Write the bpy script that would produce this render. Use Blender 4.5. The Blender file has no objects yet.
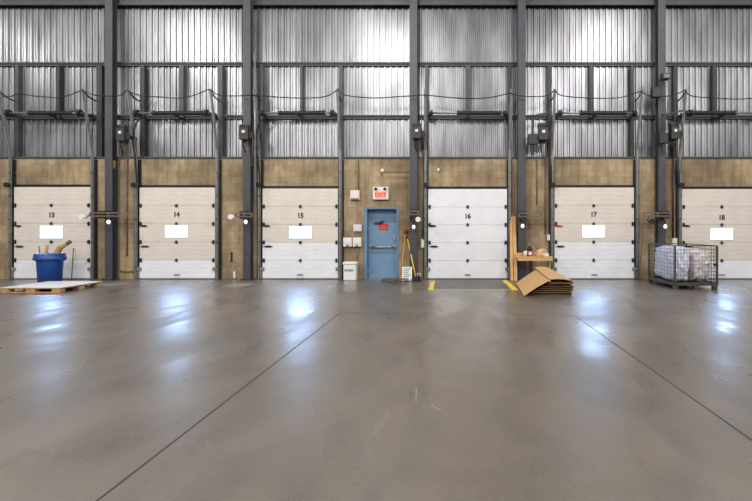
import bpy, bmesh, math, random
from mathutils import Vector, Matrix, noise
random.seed(7)
SC = bpy.context.scene
COL = SC.collection

# ------------------------------------------------------------------ camera model
# frontal camera at (0,0,EYE) looking along +Y; lens axis meets the photo at (450,228)
EYE, DW, S = 1.785, 15.0, 0.035            # eye height, distance to block wall, metres per pixel there
def X(px, Y=DW): return (px - 450.0) * S * Y / DW
def Z(py, Y=DW): return EYE + (228.0 - py) * S * Y / DW

cam_d = bpy.data.cameras.new('camera'); cam = bpy.data.objects.new('camera', cam_d); COL.objects.link(cam)
cam.location = (0, 0, EYE); cam.rotation_euler = (math.pi / 2, 0, 0)
cam_d.sensor_width = 36; cam_d.lens = (DW / S) / 752 * 36
cam_d.shift_x = -74.0 / 752; cam_d.shift_y = -22.5 / 752
SC.camera = cam

# ------------------------------------------------------------------ materials
def lin(c):
    return tuple((v / 255 / 12.92) if v / 255 <= 0.04045 else ((v / 255 + 0.055) / 1.055) ** 2.4 for v in c) + (1,)

def mat(name, rgb, rough=0.6, metal=0.0, var=0.12, scale=6.0, bump=0.0, bscale=40, emit=None, estr=0, coat=0, alpha=1, trans=0):
    m = bpy.data.materials.new(name); m.use_nodes = True
    nt = m.node_tree; b = nt.nodes['Principled BSDF']; L = nt.links.new
    c = lin(rgb)
    tc = nt.nodes.new('ShaderNodeTexCoord')
    n = nt.nodes.new('ShaderNodeTexNoise'); n.inputs['Scale'].default_value = scale; n.inputs['Detail'].default_value = 6
    L(tc.outputs['Object'], n.inputs['Vector'])
    r = nt.nodes.new('ShaderNodeValToRGB')
    r.color_ramp.elements[0].position = 0.3; r.color_ramp.elements[1].position = 0.7
    r.color_ramp.elements[0].color = tuple(max(0, v * (1 - var)) for v in c[:3]) + (1,)
    r.color_ramp.elements[1].color = tuple(min(1, v * (1 + var)) for v in c[:3]) + (1,)
    L(n.outputs['Fac'], r.inputs['Fac']); L(r.outputs['Color'], b.inputs['Base Color'])
    b.inputs['Roughness'].default_value = rough; b.inputs['Metallic'].default_value = metal
    b.inputs['Coat Weight'].default_value = coat; b.inputs['Alpha'].default_value = alpha
    b.inputs['Transmission Weight'].default_value = trans
    if emit:
        b.inputs['Emission Color'].default_value = emit; b.inputs['Emission Strength'].default_value = estr
    if bump:
        n2 = nt.nodes.new('ShaderNodeTexNoise'); n2.inputs['Scale'].default_value = bscale; n2.inputs['Detail'].default_value = 4
        L(tc.outputs['Object'], n2.inputs['Vector'])
        bp = nt.nodes.new('ShaderNodeBump'); bp.inputs['Strength'].default_value = bump; bp.inputs['Distance'].default_value = 0.02
        L(n2.outputs['Fac'], bp.inputs['Height']); L(bp.outputs['Normal'], b.inputs['Normal'])
    return m

M = {}
M['steel'] = mat('blue grey painted steel', (63, 63, 69), 0.5, 0.0, 0.15, 3)
M['girt'] = mat('grey girt steel', (68, 68, 72), 0.5, 0.2, 0.15, 3)
M['post'] = mat('dark post steel', (44, 44, 47), 0.5, 0.1, 0.15, 3)
M['track'] = mat('galvanised dark track', (136, 136, 131), 0.42, 0.4, 0.2, 5)
M['dark'] = mat('dark iron', (46, 46, 46), 0.5, 0.2, 0.25, 8)
M['black'] = mat('black rubber', (22, 22, 23), 0.6, 0, 0.2, 8)
M['pipe'] = mat('grey conduit', (140, 138, 132), 0.4, 0.4, 0.15, 6)
M['rustpipe'] = mat('brown grey conduit', (104, 92, 78), 0.55, 0.1, 0.2, 6)
M['white'] = mat('white plastic', (226, 224, 220), 0.4, 0, 0.03, 8)
M['cream'] = mat('cream plastic', (222, 214, 198), 0.45, 0, 0.04, 8)
M['lavender'] = mat('pale lilac enamel', (212, 204, 218), 0.4, 0, 0.03, 8)
M['blue'] = mat('blue door paint', (110, 143, 172), 0.42, 0, 0.07, 3)
M['blueframe'] = mat('blue frame paint', (98, 128, 156), 0.45, 0, 0.08, 3)
M['bin'] = mat('blue bin plastic', (16, 66, 140), 0.38, 0, 0.08, 4)
M['wood'] = mat('pale timber', (206, 164, 108), 0.7, 0, 0.12, 9)
M['palletwood'] = mat('weathered pallet timber', (176, 140, 96), 0.8, 0, 0.25, 8)
M['card'] = mat('brown cardboard', (204, 164, 112), 0.85, 0, 0.06, 4)
M['cardshade'] = mat('shade darkened cardboard', (98, 74, 48), 0.88, 0, 0.12, 5)  # shade between the stacked layers put into the board colour
M['sheet'] = mat('white sheet', (222, 218, 214), 0.55, 0, 0.04, 3)
M['yellow'] = mat('worn yellow paint', (232, 204, 44), 0.6, 0, 0.12, 8)
M['orange'] = mat('orange wood pole', (214, 150, 52), 0.5, 0, 0.1, 8)
M['red'] = mat('red enamel', (196, 34, 32), 0.45, 0, 0.08, 8)
M['dullred'] = mat('dull red plastic', (160, 52, 40), 0.55, 0, 0.1, 8)
M['whiteline'] = mat('pale floor mark', (160, 154, 148), 0.6, 0, 0.18, 12)
M['plate'] = mat('worn dark steel leveller plate', (98, 91, 86), 0.45, 0.2, 0.2, 2.5)
M['chrome'] = mat('brushed steel', (186, 188, 190), 0.3, 0.9, 0.05, 8)
M['cagewire'] = mat('dark olive cage steel', (74, 70, 62), 0.5, 0.3, 0.2, 8)
M['film1'] = mat('lilac clear film wrap', (224, 226, 246), 0.12, 0, 0.12, 9, bump=0.9, bscale=14)
M['film2'] = mat('pinkish clear film wrap', (224, 215, 216), 0.14, 0, 0.2, 7, bump=0.9, bscale=14)
M['tan'] = mat('tan paper tube', (176, 140, 84), 0.8, 0, 0.15, 10)
M['crumple'] = mat('crumpled brown paper', (214, 176, 140), 0.8, 0, 0.1, 10)
M['grey'] = mat('concrete grey', (120, 118, 114), 0.8, 0, 0.15, 8)
M['orangelit'] = mat('orange exit sign face', (240, 150, 120), 0.4, 0, 0.03, 8, emit=lin((240, 140, 105)), estr=0.25)
M['exitred'] = mat('red exit letters', (212, 66, 46), 0.5, 0, 0.04, 8, emit=lin((220, 60, 40)), estr=0.15)
M['ink'] = mat('black ink', (34, 34, 36), 0.6, 0, 0.05, 8)
M['greyink'] = mat('grey green ink', (120, 132, 124), 0.6, 0, 0.05, 8)
M['lampglass'] = mat('white lamp lens', (245, 242, 232), 0.25, 0, 0.02, 8, emit=(1, 0.97, 0.9, 1), estr=0.5)
M['pane'] = mat('daylit frosted pane', (240, 245, 250), 0.3, 0, 0.01, 8, emit=(0.34, 0.58, 1.0, 1), estr=4.5)

def door_mat(name, rgb):
    m = mat(name, rgb, 0.42, 0, 0.05, 1.6)
    nt = m.node_tree; b = nt.nodes['Principled BSDF']
    # faint scuffs: thin streaky noise stretched along X
    tc = nt.nodes.new('ShaderNodeTexCoord'); mp = nt.nodes.new('ShaderNodeMapping'); mp.inputs['Scale'].default_value = (1.2, 1, 9)
    n = nt.nodes.new('ShaderNodeTexNoise'); n.inputs['Scale'].default_value = 2.2; n.inputs['Detail'].default_value = 8
    r = nt.nodes.new('ShaderNodeValToRGB'); r.color_ramp.elements[0].position = 0.36; r.color_ramp.elements[1].position = 0.5
    r.color_ramp.elements[0].color = (0.80, 0.76, 0.72, 1); r.color_ramp.elements[1].color = (1, 1, 1, 1)
    mx = nt.nodes.new('ShaderNodeMixRGB'); mx.blend_type = 'MULTIPLY'; mx.inputs['Fac'].default_value = 0.28
    old = b.inputs['Base Color'].links[0].from_socket
    L = nt.links.new
    L(tc.outputs['Object'], mp.inputs['Vector']); L(mp.outputs['Vector'], n.inputs['Vector']); L(n.outputs['Fac'], r.inputs['Fac'])
    L(old, mx.inputs['Color1']); L(r.outputs['Color'], mx.inputs['Color2']); L(mx.outputs['Color'], b.inputs['Base Color'])
    return m
M['doorbeige'] = door_mat('beige door steel', (214, 205, 195))
M['doorwhite'] = door_mat('white door steel', (226, 227, 232))

def block_mat():
    m = bpy.data.materials.new('painted block masonry'); m.use_nodes = True
    nt = m.node_tree; b = nt.nodes['Principled BSDF']; L = nt.links.new
    tc = nt.nodes.new('ShaderNodeTexCoord'); sp = nt.nodes.new('ShaderNodeSeparateXYZ'); cb = nt.nodes.new('ShaderNodeCombineXYZ')
    L(tc.outputs['Object'], sp.inputs[0]); L(sp.outputs['X'], cb.inputs['X']); L(sp.outputs['Z'], cb.inputs['Y'])
    br = nt.nodes.new('ShaderNodeTexBrick'); L(cb.outputs[0], br.inputs['Vector'])
    br.inputs['Scale'].default_value = 1.0; br.inputs['Brick Width'].default_value = 0.30; br.inputs['Row Height'].default_value = 0.21
    br.inputs['Mortar Size'].default_value = 0.009; br.inputs['Mortar Smooth'].default_value = 0.3; br.inputs['Bias'].default_value = -0.1
    br.inputs['Color1'].default_value = lin((170, 151, 121)); br.inputs['Color2'].default_value = lin((152, 134, 107)); br.inputs['Mortar'].default_value = lin((148, 130, 102))
    def nz(scale, det, lo, hi, c0, c1, vec=None):
        n = nt.nodes.new('ShaderNodeTexNoise'); n.inputs['Scale'].default_value = scale; n.inputs['Detail'].default_value = det
        L(vec or tc.outputs['Object'], n.inputs['Vector'])
        r = nt.nodes.new('ShaderNodeValToRGB'); r.color_ramp.elements[0].position = lo; r.color_ramp.elements[1].position = hi
        r.color_ramp.elements[0].color = c0; r.color_ramp.elements[1].color = c1
        L(n.outputs['Fac'], r.inputs['Fac']); return r.outputs['Color']
    def mul(a, c, f):
        x = nt.nodes.new('ShaderNodeMixRGB'); x.blend_type = 'MULTIPLY'; x.inputs['Fac'].default_value = f
        L(a, x.inputs['Color1']); L(c, x.inputs['Color2']); return x.outputs['Color']
    col = mul(br.outputs['Color'], nz(0.9, 8, 0.36, 0.62, (0.58, 0.55, 0.53, 1), (1.1, 1.08, 1.04, 1)), 0.9)
    mp = nt.nodes.new('ShaderNodeMapping'); mp.inputs['Scale'].default_value = (3.0, 1, 0.35); L(tc.outputs['Object'], mp.inputs['Vector'])
    col = mul(col, nz(1.6, 7, 0.38, 0.55, (0.55, 0.5, 0.47, 1), (1, 1, 1, 1), mp.outputs['Vector']), 0.5)   # run-down dirt streaks
    col = mul(col, nz(14, 5, 0.3, 0.6, (0.8, 0.78, 0.76, 1), (1.05, 1.05, 1.05, 1)), 0.6)
    L(col, b.inputs['Base Color']); b.inputs['Roughness'].default_value = 0.8
    bp = nt.nodes.new('ShaderNodeBump'); bp.inputs['Strength'].default_value = 0.25; bp.inputs['Distance'].default_value = 0.008; bp.invert = True
    L(br.outputs['Fac'], bp.inputs['Height']); L(bp.outputs['Normal'], b.inputs['Normal'])
    return m
M['block'] = block_mat()

def floor_mat():
    m = bpy.data.materials.new('polished stained concrete'); m.use_nodes = True
    nt = m.node_tree; b = nt.nodes['Principled BSDF']; L = nt.links.new
    tc = nt.nodes.new('ShaderNodeTexCoord')
    def nz(scale, det, lo, hi, c0, c1, sc=(1, 1, 1), dist=0.0):
        mp = nt.nodes.new('ShaderNodeMapping'); mp.inputs['Scale'].default_value = sc; L(tc.outputs['Object'], mp.inputs['Vector'])
        n = nt.nodes.new('ShaderNodeTexNoise'); n.inputs['Scale'].default_value = scale; n.inputs['Detail'].default_value = det
        n.inputs['Distortion'].default_value = dist
        L(mp.outputs['Vector'], n.inputs['Vector'])
        r = nt.nodes.new('ShaderNodeValToRGB'); r.color_ramp.elements[0].position = lo; r.color_ramp.elements[1].position = hi
        r.color_ramp.elements[0].color = c0; r.color_ramp.elements[1].color = c1
        L(n.outputs['Fac'], r.inputs['Fac']); return r.outputs['Color']
    def mul(a, c, f):
        x = nt.nodes.new('ShaderNodeMixRGB'); x.blend_type = 'MULTIPLY'; x.inputs['Fac'].default_value = f
        L(a, x.inputs['Color1']); L(c, x.inputs['Color2']); return x.outputs['Color']
    col = nz(0.28, 6, 0.3, 0.7, lin((86, 77, 68)), lin((109, 97, 84)), dist=0.6)
    col = mul(col, nz(1.3, 9, 0.34, 0.56, (0.76, 0.765, 0.77, 1), (1.05, 1.03, 1.0, 1), (1, 0.6, 1), 0.8), 0.85)
    col = mul(col, nz(0.7, 9, 0.5, 0.8, (1, 1, 1, 1), (1.4, 1.36, 1.32, 1), (1.4, 0.5, 1), 1.0), 0.9)
    col = mul(col, nz(22, 5, 0.3, 0.7, (0.82, 0.82, 0.82, 1), (1.1, 1.1, 1.1, 1)), 0.9)
    L(col, b.inputs['Base Color'])
    col = mul(col, nz(4.5, 10, 0.36, 0.62, (0.70, 0.70, 0.70, 1), (1.12, 1.09, 1.07, 1), (1, 0.45, 1), 0.6), 0.85)
    col = mul(col, nz(2.2, 8, 0.45, 0.8, (1, 1, 1, 1), (0.8, 0.79, 0.78, 1), (0.5, 1.2, 1), 1.0), 0.6)
    rr = nz(0.9, 6, 0.3, 0.7, (0.50, 0.50, 0.50, 1), (0.62, 0.62, 0.62, 1), (1, 0.6, 1), 0.5)
    cr = nz(1.1, 8, 0.35, 0.65, (0.24, 0.24, 0.24, 1), (0.46, 0.46, 0.46, 1), (1, 0.5, 1), 1.0); L(cr, b.inputs['Coat Roughness'])
    L(rr, b.inputs['Roughness']); b.inputs['Specular IOR Level'].default_value = 0.8; b.inputs['Coat Weight'].default_value = 1.0; b.inputs['Coat IOR'].default_value = 1.65; b.inputs['Coat Roughness'].default_value = 0.29
    n2 = nt.nodes.new('ShaderNodeTexNoise'); n2.inputs['Scale'].default_value = 1.6; n2.inputs['Detail'].default_value = 3
    L(tc.outputs['Object'], n2.inputs['Vector'])
    bp = nt.nodes.new('ShaderNodeBump'); bp.inputs['Strength'].default_value = 0.12; bp.inputs['Distance'].default_value = 0.02
    L(n2.outputs['Fac'], bp.inputs['Height']); L(bp.outputs['Normal'], b.inputs['Normal'])
    return m
M['floor'] = floor_mat()

def sheet_mat():
    m = bpy.data.materials.new('galvanised corrugated sheet'); m.use_nodes = True
    nt = m.node_tree; b = nt.nodes['Principled BSDF']; L = nt.links.new
    tc = nt.nodes.new('ShaderNodeTexCoord'); mp = nt.nodes.new('ShaderNodeMapping'); mp.inputs['Scale'].default_value = (1.0, 1, 0.25)
    L(tc.outputs['Object'], mp.inputs['Vector'])
    n = nt.nodes.new('ShaderNodeTexNoise'); n.inputs['Scale'].default_value = 2.0; n.inputs['Detail'].default_value = 6; L(mp.outputs['Vector'], n.inputs['Vector'])
    r = nt.nodes.new('ShaderNodeValToRGB'); r.color_ramp.elements[0].position = 0.3; r.color_ramp.elements[1].position = 0.7
    r.color_ramp.elements[0].color = lin((122, 122, 126)); r.color_ramp.elements[1].color = lin((162, 162, 166))
    L(n.outputs['Fac'], r.inputs['Fac']); L(r.outputs['Color'], b.inputs['Base Color'])
    b.inputs['Metallic'].default_value = 0.9; b.inputs['Roughness'].default_value = 0.38
    n2 = nt.nodes.new('ShaderNodeTexNoise'); n2.inputs['Scale'].default_value = 3.5; n2.inputs['Detail'].default_value = 2; L(mp.outputs['Vector'], n2.inputs['Vector'])
    bp = nt.nodes.new('ShaderNodeBump'); bp.inputs['Strength'].default_value = 0.25; bp.inputs['Distance'].default_value = 0.03
    L(n2.outputs['Fac'], bp.inputs['Height']); L(bp.outputs['Normal'], b.inputs['Normal'])
    return m
M['corrugated'] = sheet_mat()

# ------------------------------------------------------------------ mesh helpers (world coordinates)
def box(bm, x0, x1, y0, y1, z0, z1, bev=0.0, rot=None):
    r = bmesh.ops.create_cube(bm, size=1.0)
    vs = r['verts']
    c = Vector(((x0 + x1) / 2, (y0 + y1) / 2, (z0 + z1) / 2))
    for v in vs:
        v.co = Vector((v.co.x * (x1 - x0), v.co.y * (y1 - y0), v.co.z * (z1 - z0)))
        if rot: v.co = rot @ v.co
        v.co += c
    if bev > 0:
        es = list({e for v in vs for e in v.link_edges})
        bmesh.ops.bevel(bm, geom=es, offset=bev, segments=2, affect='EDGES', profile=0.5)
    return bm

def tube(bm, pts, r, n=8, smooth=True, ph=0.0, sy=1.0):
    pts = [Vector(p) for p in pts]; rings = []
    rs = r if isinstance(r, (list, tuple)) else [r] * len(pts)
    for i, p in enumerate(pts):
        a = pts[max(0, i - 1)]; c = pts[min(len(pts) - 1, i + 1)]
        t = (c - a).normalized()
        up = Vector((0, 1, 0)) if abs(t.y) < 0.9 else Vector((0, 0, 1))
        u = t.cross(up).normalized(); v = u.cross(t).normalized()
        rings.append([bm.verts.new(p + (u * math.cos(ph + 2 * math.pi * k / n) + v * sy * math.sin(ph + 2 * math.pi * k / n)) * rs[i]) for k in range(n)])
    for i in range(len(rings) - 1):
        for k in range(n):
            f = bm.faces.new((rings[i][k], rings[i][(k + 1) % n], rings[i + 1][(k + 1) % n], rings[i + 1][k])); f.smooth = smooth
    bm.faces.new(rings[0][::-1]); bm.faces.new(rings[-1])
    return bm

def bar(bm, pts, w, sy=1.0): return tube(bm, pts, w / 2 * math.sqrt(2), 4, False, math.pi / 4, sy)

def lathe(bm, cx, cy, prof, n=24):
    rings = []
    for (r, z) in prof:
        rings.append([bm.verts.new((cx + max(r, 1e-4) * math.cos(2 * math.pi * k / n), cy + max(r, 1e-4) * math.sin(2 * math.pi * k / n), z)) for k in range(n)])
    for i in range(len(rings) - 1):
        for k in range(n):
            f = bm.faces.new((rings[i][k], rings[i][(k + 1) % n], rings[i + 1][(k + 1) % n], rings[i + 1][k])); f.smooth = True
    bm.faces.new(rings[0][::-1]); bm.faces.new(rings[-1])
    return bm

def new(): return bmesh.new()

def wloc(p):
    v = Vector((0, 0, 0))
    while p: v = v + p.location; p = p.parent
    return v

def obj(name, bm, m, parent=None, label=None, loc=None):
    """links bm (world coordinates) as one mesh object; with loc its origin goes there"""
    bmesh.ops.recalc_face_normals(bm, faces=bm.faces[:])
    me = bpy.data.meshes.new(name)
    off = wloc(parent) if parent else Vector(loc or (0, 0, 0))
    bmesh.ops.translate(bm, verts=bm.verts[:], vec=-off)
    bm.to_mesh(me); bm.free()
    me.materials.append(M[m])
    o = bpy.data.objects.new(name, me); COL.objects.link(o)
    if parent: o.parent = parent
    elif loc: o.location = loc
    if label: o['label'] = label
    return o

def thing(name, label, cat, loc, group=None, kind=None):
    o = bpy.data.objects.new(name, None); COL.objects.link(o); o.location = loc; o.empty_display_size = 0.1
    return tag(o, label, cat, group, kind)

def tag(o, label, cat, group=None, kind=None):
    o['label'] = label; o['category'] = cat
    if group: o['group'] = group
    if kind: o['kind'] = kind
    return o

def text(name, s, size, loc, m, parent, sx=1.0, bold=0.0):
    cu = bpy.data.curves.new(name, 'FONT'); cu.body = s; cu.size = size; cu.align_x = 'CENTER'; cu.align_y = 'CENTER'
    cu.extrude = 0.002; cu.offset = bold
    tmp = bpy.data.objects.new(name + '_tmp', cu); COL.objects.link(tmp)
    bpy.context.view_layer.update()
    me = bpy.data.meshes.new_from_object(tmp.evaluated_get(bpy.context.evaluated_depsgraph_get()))
    bpy.data.objects.remove(tmp)
    bm = new(); bm.from_mesh(me); bpy.data.meshes.remove(me)
    R = Matrix.Translation(Vector(loc)) @ Matrix.Rotation(math.pi / 2, 4, 'X') @ Matrix.Diagonal((sx, 1, 1, 1))
    bmesh.ops.transform(bm, matrix=R, verts=bm.verts[:])
    return obj(name, bm, m, parent)

# ------------------------------------------------------------------ setting
XL, XR, ZTOP = -26.0, 22.0, 12.0
bm = new(); box(bm, XL, XR, -14, 15.4, -0.3, 0)
tag(obj('floor', bm, 'floor'), 'polished brown grey concrete warehouse floor', 'floor', kind='structure')

# saw-cut joints in the slab
def joint(name, pts, w, label):
    bm = new()
    for (a, b_) in zip(pts[:-1], pts[1:]):
        a, b_ = Vector(a), Vector(b_); d = (b_ - a).normalized(); nrm = Vector((-d.y, d.x)) * w / 2
        vs = [bm.verts.new((q.x, q.y, z)) for z in (0.0005, 0.0025) for q in (a + nrm, a - nrm, b_ - nrm, b_ + nrm)]
        bm.faces.new(vs[4:8]); bm.faces.new(vs[0:4][::-1])
        for i in range(4): bm.faces.new((vs[i], vs[(i + 1) % 4], vs[4 + (i + 1) % 4], vs[4 + i]))
    tag(obj(name, bm, 'jointfill'), label, 'floor joint', kind='structure')
M['jointfill'] = mat('dark joint filler', (60, 55, 51), 0.6, 0, 0.2, 8)
joint('trim_1', [(-2.31, -8), (-2.31, 9.0)], 0.017, 'straight dark floor joint running up from the lower left')
joint('trim_2', [(2.54, -8), (2.54, 8.75)], 0.017, 'straight dark floor joint running off to the lower right')
joint('trim_3', [(-2.31, 9.0), (-1.2, 8.93), (-0.3, 8.97)], 0.009, 'short thin crack across the floor ahead of the blue door')
joint('trim_4', [(2.54, 8.75), (1.9, 8.8), (1.2, 8.86)], 0.008, 'short thin crack across the floor ahead of door 16')

# block wall with the opening of the person door
ZB = Z(158.5)
DL, DR, DT = X(364), X(398.5), Z(207)
bm = new()
box(bm, XL, DL, 15.0, 15.3, 0, ZB); box(bm, DR, XR, 15.0, 15.3, 0, ZB); box(bm, DL, DR, 15.0, 15.3, DT, ZB)
tag(obj('wall_back', bm, 'block'), 'tan concrete block wall behind the row of dock doors', 'wall', kind='structure')

# corrugated sheet above (and behind) the block wall
bm = new()
x = XL; pts = []
while x < XR:
    pts += [(x, 15.20), (x + .05, 15.20), (x + .059, 15.186), (x + .068, 15.20), (x + 0.118, 15.20), (x + 0.138, 15.155), (x + 0.186, 15.155), (x + 0.206, 15.20)]
    x += 0.212
lo = [bm.verts.new((a, b, ZB - 0.02)) for a, b in pts]; hi = [bm.verts.new((a, b, ZTOP)) for a, b in pts]
lo2 = [bm.verts.new((a, 15.24, ZB - 0.02)) for a, b in pts]; hi2 = [bm.verts.new((a, 15.24, ZTOP)) for a, b in pts]
for i in range(len(pts) - 1):
    bm.faces.new((lo[i], lo[i + 1], hi[i + 1], hi[i])); bm.faces.new((lo2[i + 1], lo2[i], hi2[i], hi2[i + 1]))
tag(obj('wall_upper', bm, 'corrugated'), 'silvery ribbed metal sheet wall above the block wall', 'wall', kind='structure')

# horizontal girts, one run per level
def girt(name, z0, h, y0, label):
    bm = new()
    box(bm, XL, XR, y0, y0 + 0.012, z0 + h - .055, z0 + h)   # front lip facing the hall
    box(bm, XL, XR, 15.10, 15.112, z0, z0 + h)               # web set back under the top flange
    box(bm, XL, XR, y0 + 0.012, 15.16, z0 + h - 0.012, z0 + h)
    box(bm, XL, XR, 15.112, 15.16, z0, z0 + 0.012)
    tag(obj(name, bm, 'girt'), label, 'beam', kind='structure')
girt('girt_beam', Z(65.3, 15.05), 0.12, 15.05, 'middle grey steel girt across the ribbed metal wall')
girt('girt_beam', Z(118.5, 15.05), 0.13, 15.05, 'lower grey steel girt at the height of the door spring shafts')
girt('girt_beam', ZB - 0.03, 0.09, 14.96, 'dark steel angle along the top of the block wall')
bm = new(); z0 = Z(6.0, 15.02)
box(bm, XL, XR, 15.0, 15.02, z0, z0 + 0.6); box(bm, XL, XR, 15.02, 15.16, z0 + .08, z0 + 0.1); box(bm, XL, XR, 14.93, 15.02, z0, z0 + 0.02); box(bm, XL, XR, 14.93, 15.02, z0 + 0.21, z0 + 0.235)
tag(obj('eave_beam', bm, 'girt'), 'deep grey steel beam across the very top of the wall', 'beam', kind='structure')

# columns
COLS = [(108.5, 'steel column between dock doors 13 and 14'), (246.7, 'steel column between dock doors 14 and 15'),
        (413.5, 'steel column between the blue door and dock door 16'), (522, 'steel column between dock doors 16 and 17'),
        (662, 'steel column between dock doors 17 and 18')]
CX = []
for px, lab in COLS:
    cx = X(px, 14.7); CX.append(cx)
    t = thing('steel_column', 'blue grey ' + lab, 'column', (cx, 14.72, 0), kind='structure')
    bm = new()
    box(bm, cx - .128, cx + .128, 14.7, 14.716, 0.02, ZTOP); box(bm, cx - .128, cx + .128, 14.904, 14.92, 0.02, ZTOP)
    box(bm, cx - .006, cx + .006, 14.716, 14.904, 0.02, ZTOP)
    obj('shaft', bm, 'steel', t)
    bm = new(); box(bm, cx - .2, cx + .2, 14.62, 14.97, 0, 0.02, 0.003)
    for sx in (-.16, .16): tube(bm, [(cx + sx, 14.66, 0.02), (cx + sx, 14.66, 0.06)], 0.02, 6, False)
    obj('base_plate', bm, 'dark', t)

# upright posts of the metal wall, above the block wall
def post(pa, pb, ytop, ybot, m, label):
    bm = new(); x0, x1 = X(pa + .5), X(pb - .5)
    z0, z1 = Z(ybot), Z(ytop)
    box(bm, x0, x1, 14.99, 15.005, z0, z1); box(bm, x0, x0 + 0.012, 15.005, 15.16, z0, z1); box(bm, x1 - 0.012, x1, 15.005, 15.16, z0, z1)
    tag(obj('wall_post', bm, m), label, 'post', kind='structure')
for a, b, t, bt, m, lab in [
    (15, 19, 65, 157, 'girt', 'wall post over the left edge of dock door 13'), (56.5, 60, 65, 118, 'post', 'short wall post above the middle of dock door 13'), (96, 102.5, 65, 157, 'post', 'wall post between dock door 13 and its steel column'),
    (139.5, 145, 65, 157, 'post', 'wall post over the edge of dock door 14 facing door 13'), (178.5, 184, 65, 118, 'girt', 'short wall post above the middle of dock door 14'), (217, 223, 65, 157, 'girt', 'wall post over the edge of dock door 14 facing door 15'),
    (260, 263.5, 65, 157, 'girt', 'wall post over the edge of dock door 15 facing door 14'), (299.5, 303, 65, 118, 'girt', 'short wall post above the middle of dock door 15'), (338.5, 343, 65, 157, 'girt', 'wall post over the edge of dock door 15 facing the blue door'),
    (424.5, 428.5, 65, 157, 'girt', 'wall post over the edge of dock door 16 facing the blue door'), (465, 471, 65, 118, 'girt', 'short wall post above the middle of dock door 16'), (507.5, 512, 65, 157, 'post', 'wall post over the edge of dock door 16 facing door 17'),
    (547, 552, 65, 157, 'post', 'wall post over the edge of dock door 17 facing door 16'), (589, 593.5, 65, 118, 'post', 'short wall post above the middle of dock door 17'), (630, 634.5, 65, 157, 'post', 'wall post over the edge of dock door 17 facing door 18'),
    (673, 677, 65, 157, 'post', 'wall post over the edge of dock door 18 facing door 17'), (712.5, 717.5, 65, 118, 'post', 'short wall post above the middle of dock door 18')]:
    post(a, b, t, bt, m, 'grey steel ' + lab)

# ------------------------------------------------------------------ dock doors
DOORS = [(13, 14, 90.5, 187, (40, 63.3, 225.5, 238.5), 1, None, 'blue door'),
         (14, 139.5, 215, 187.5, (165, 188.3, 225, 237.6), 1, None, ''),
         (15, 262.5, 338, 188.5, (289, 312, 226, 238.5), 2, None, ''),
         (16, 428.2, 507, 189, None, 5, None, ''),
         (17, 554.5, 634, 187.5, (582, 605, 225, 237.6), 2, None, ''),
         (18, 682, 761, 189, (710, 733, 228, 239.8), 1, None, '')]
YD = 14.92                                   # face of the door leaf
WORD = {13: 'its lowest panel white', 14: 'its lowest panel white', 15: 'its two lowest panels white', 16: 'all white and without a window', 17: 'its two lowest panels white', 18: 'its lowest panel white'}
NEI = {13: ('the frame edge', 'door 14'), 14: ('door 13', 'door 15'), 15: ('door 14', 'the blue door'), 16: ('the blue door', 'door 17'), 17: ('door 16', 'door 18'), 18: ('door 17', 'the frame edge')}
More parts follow.
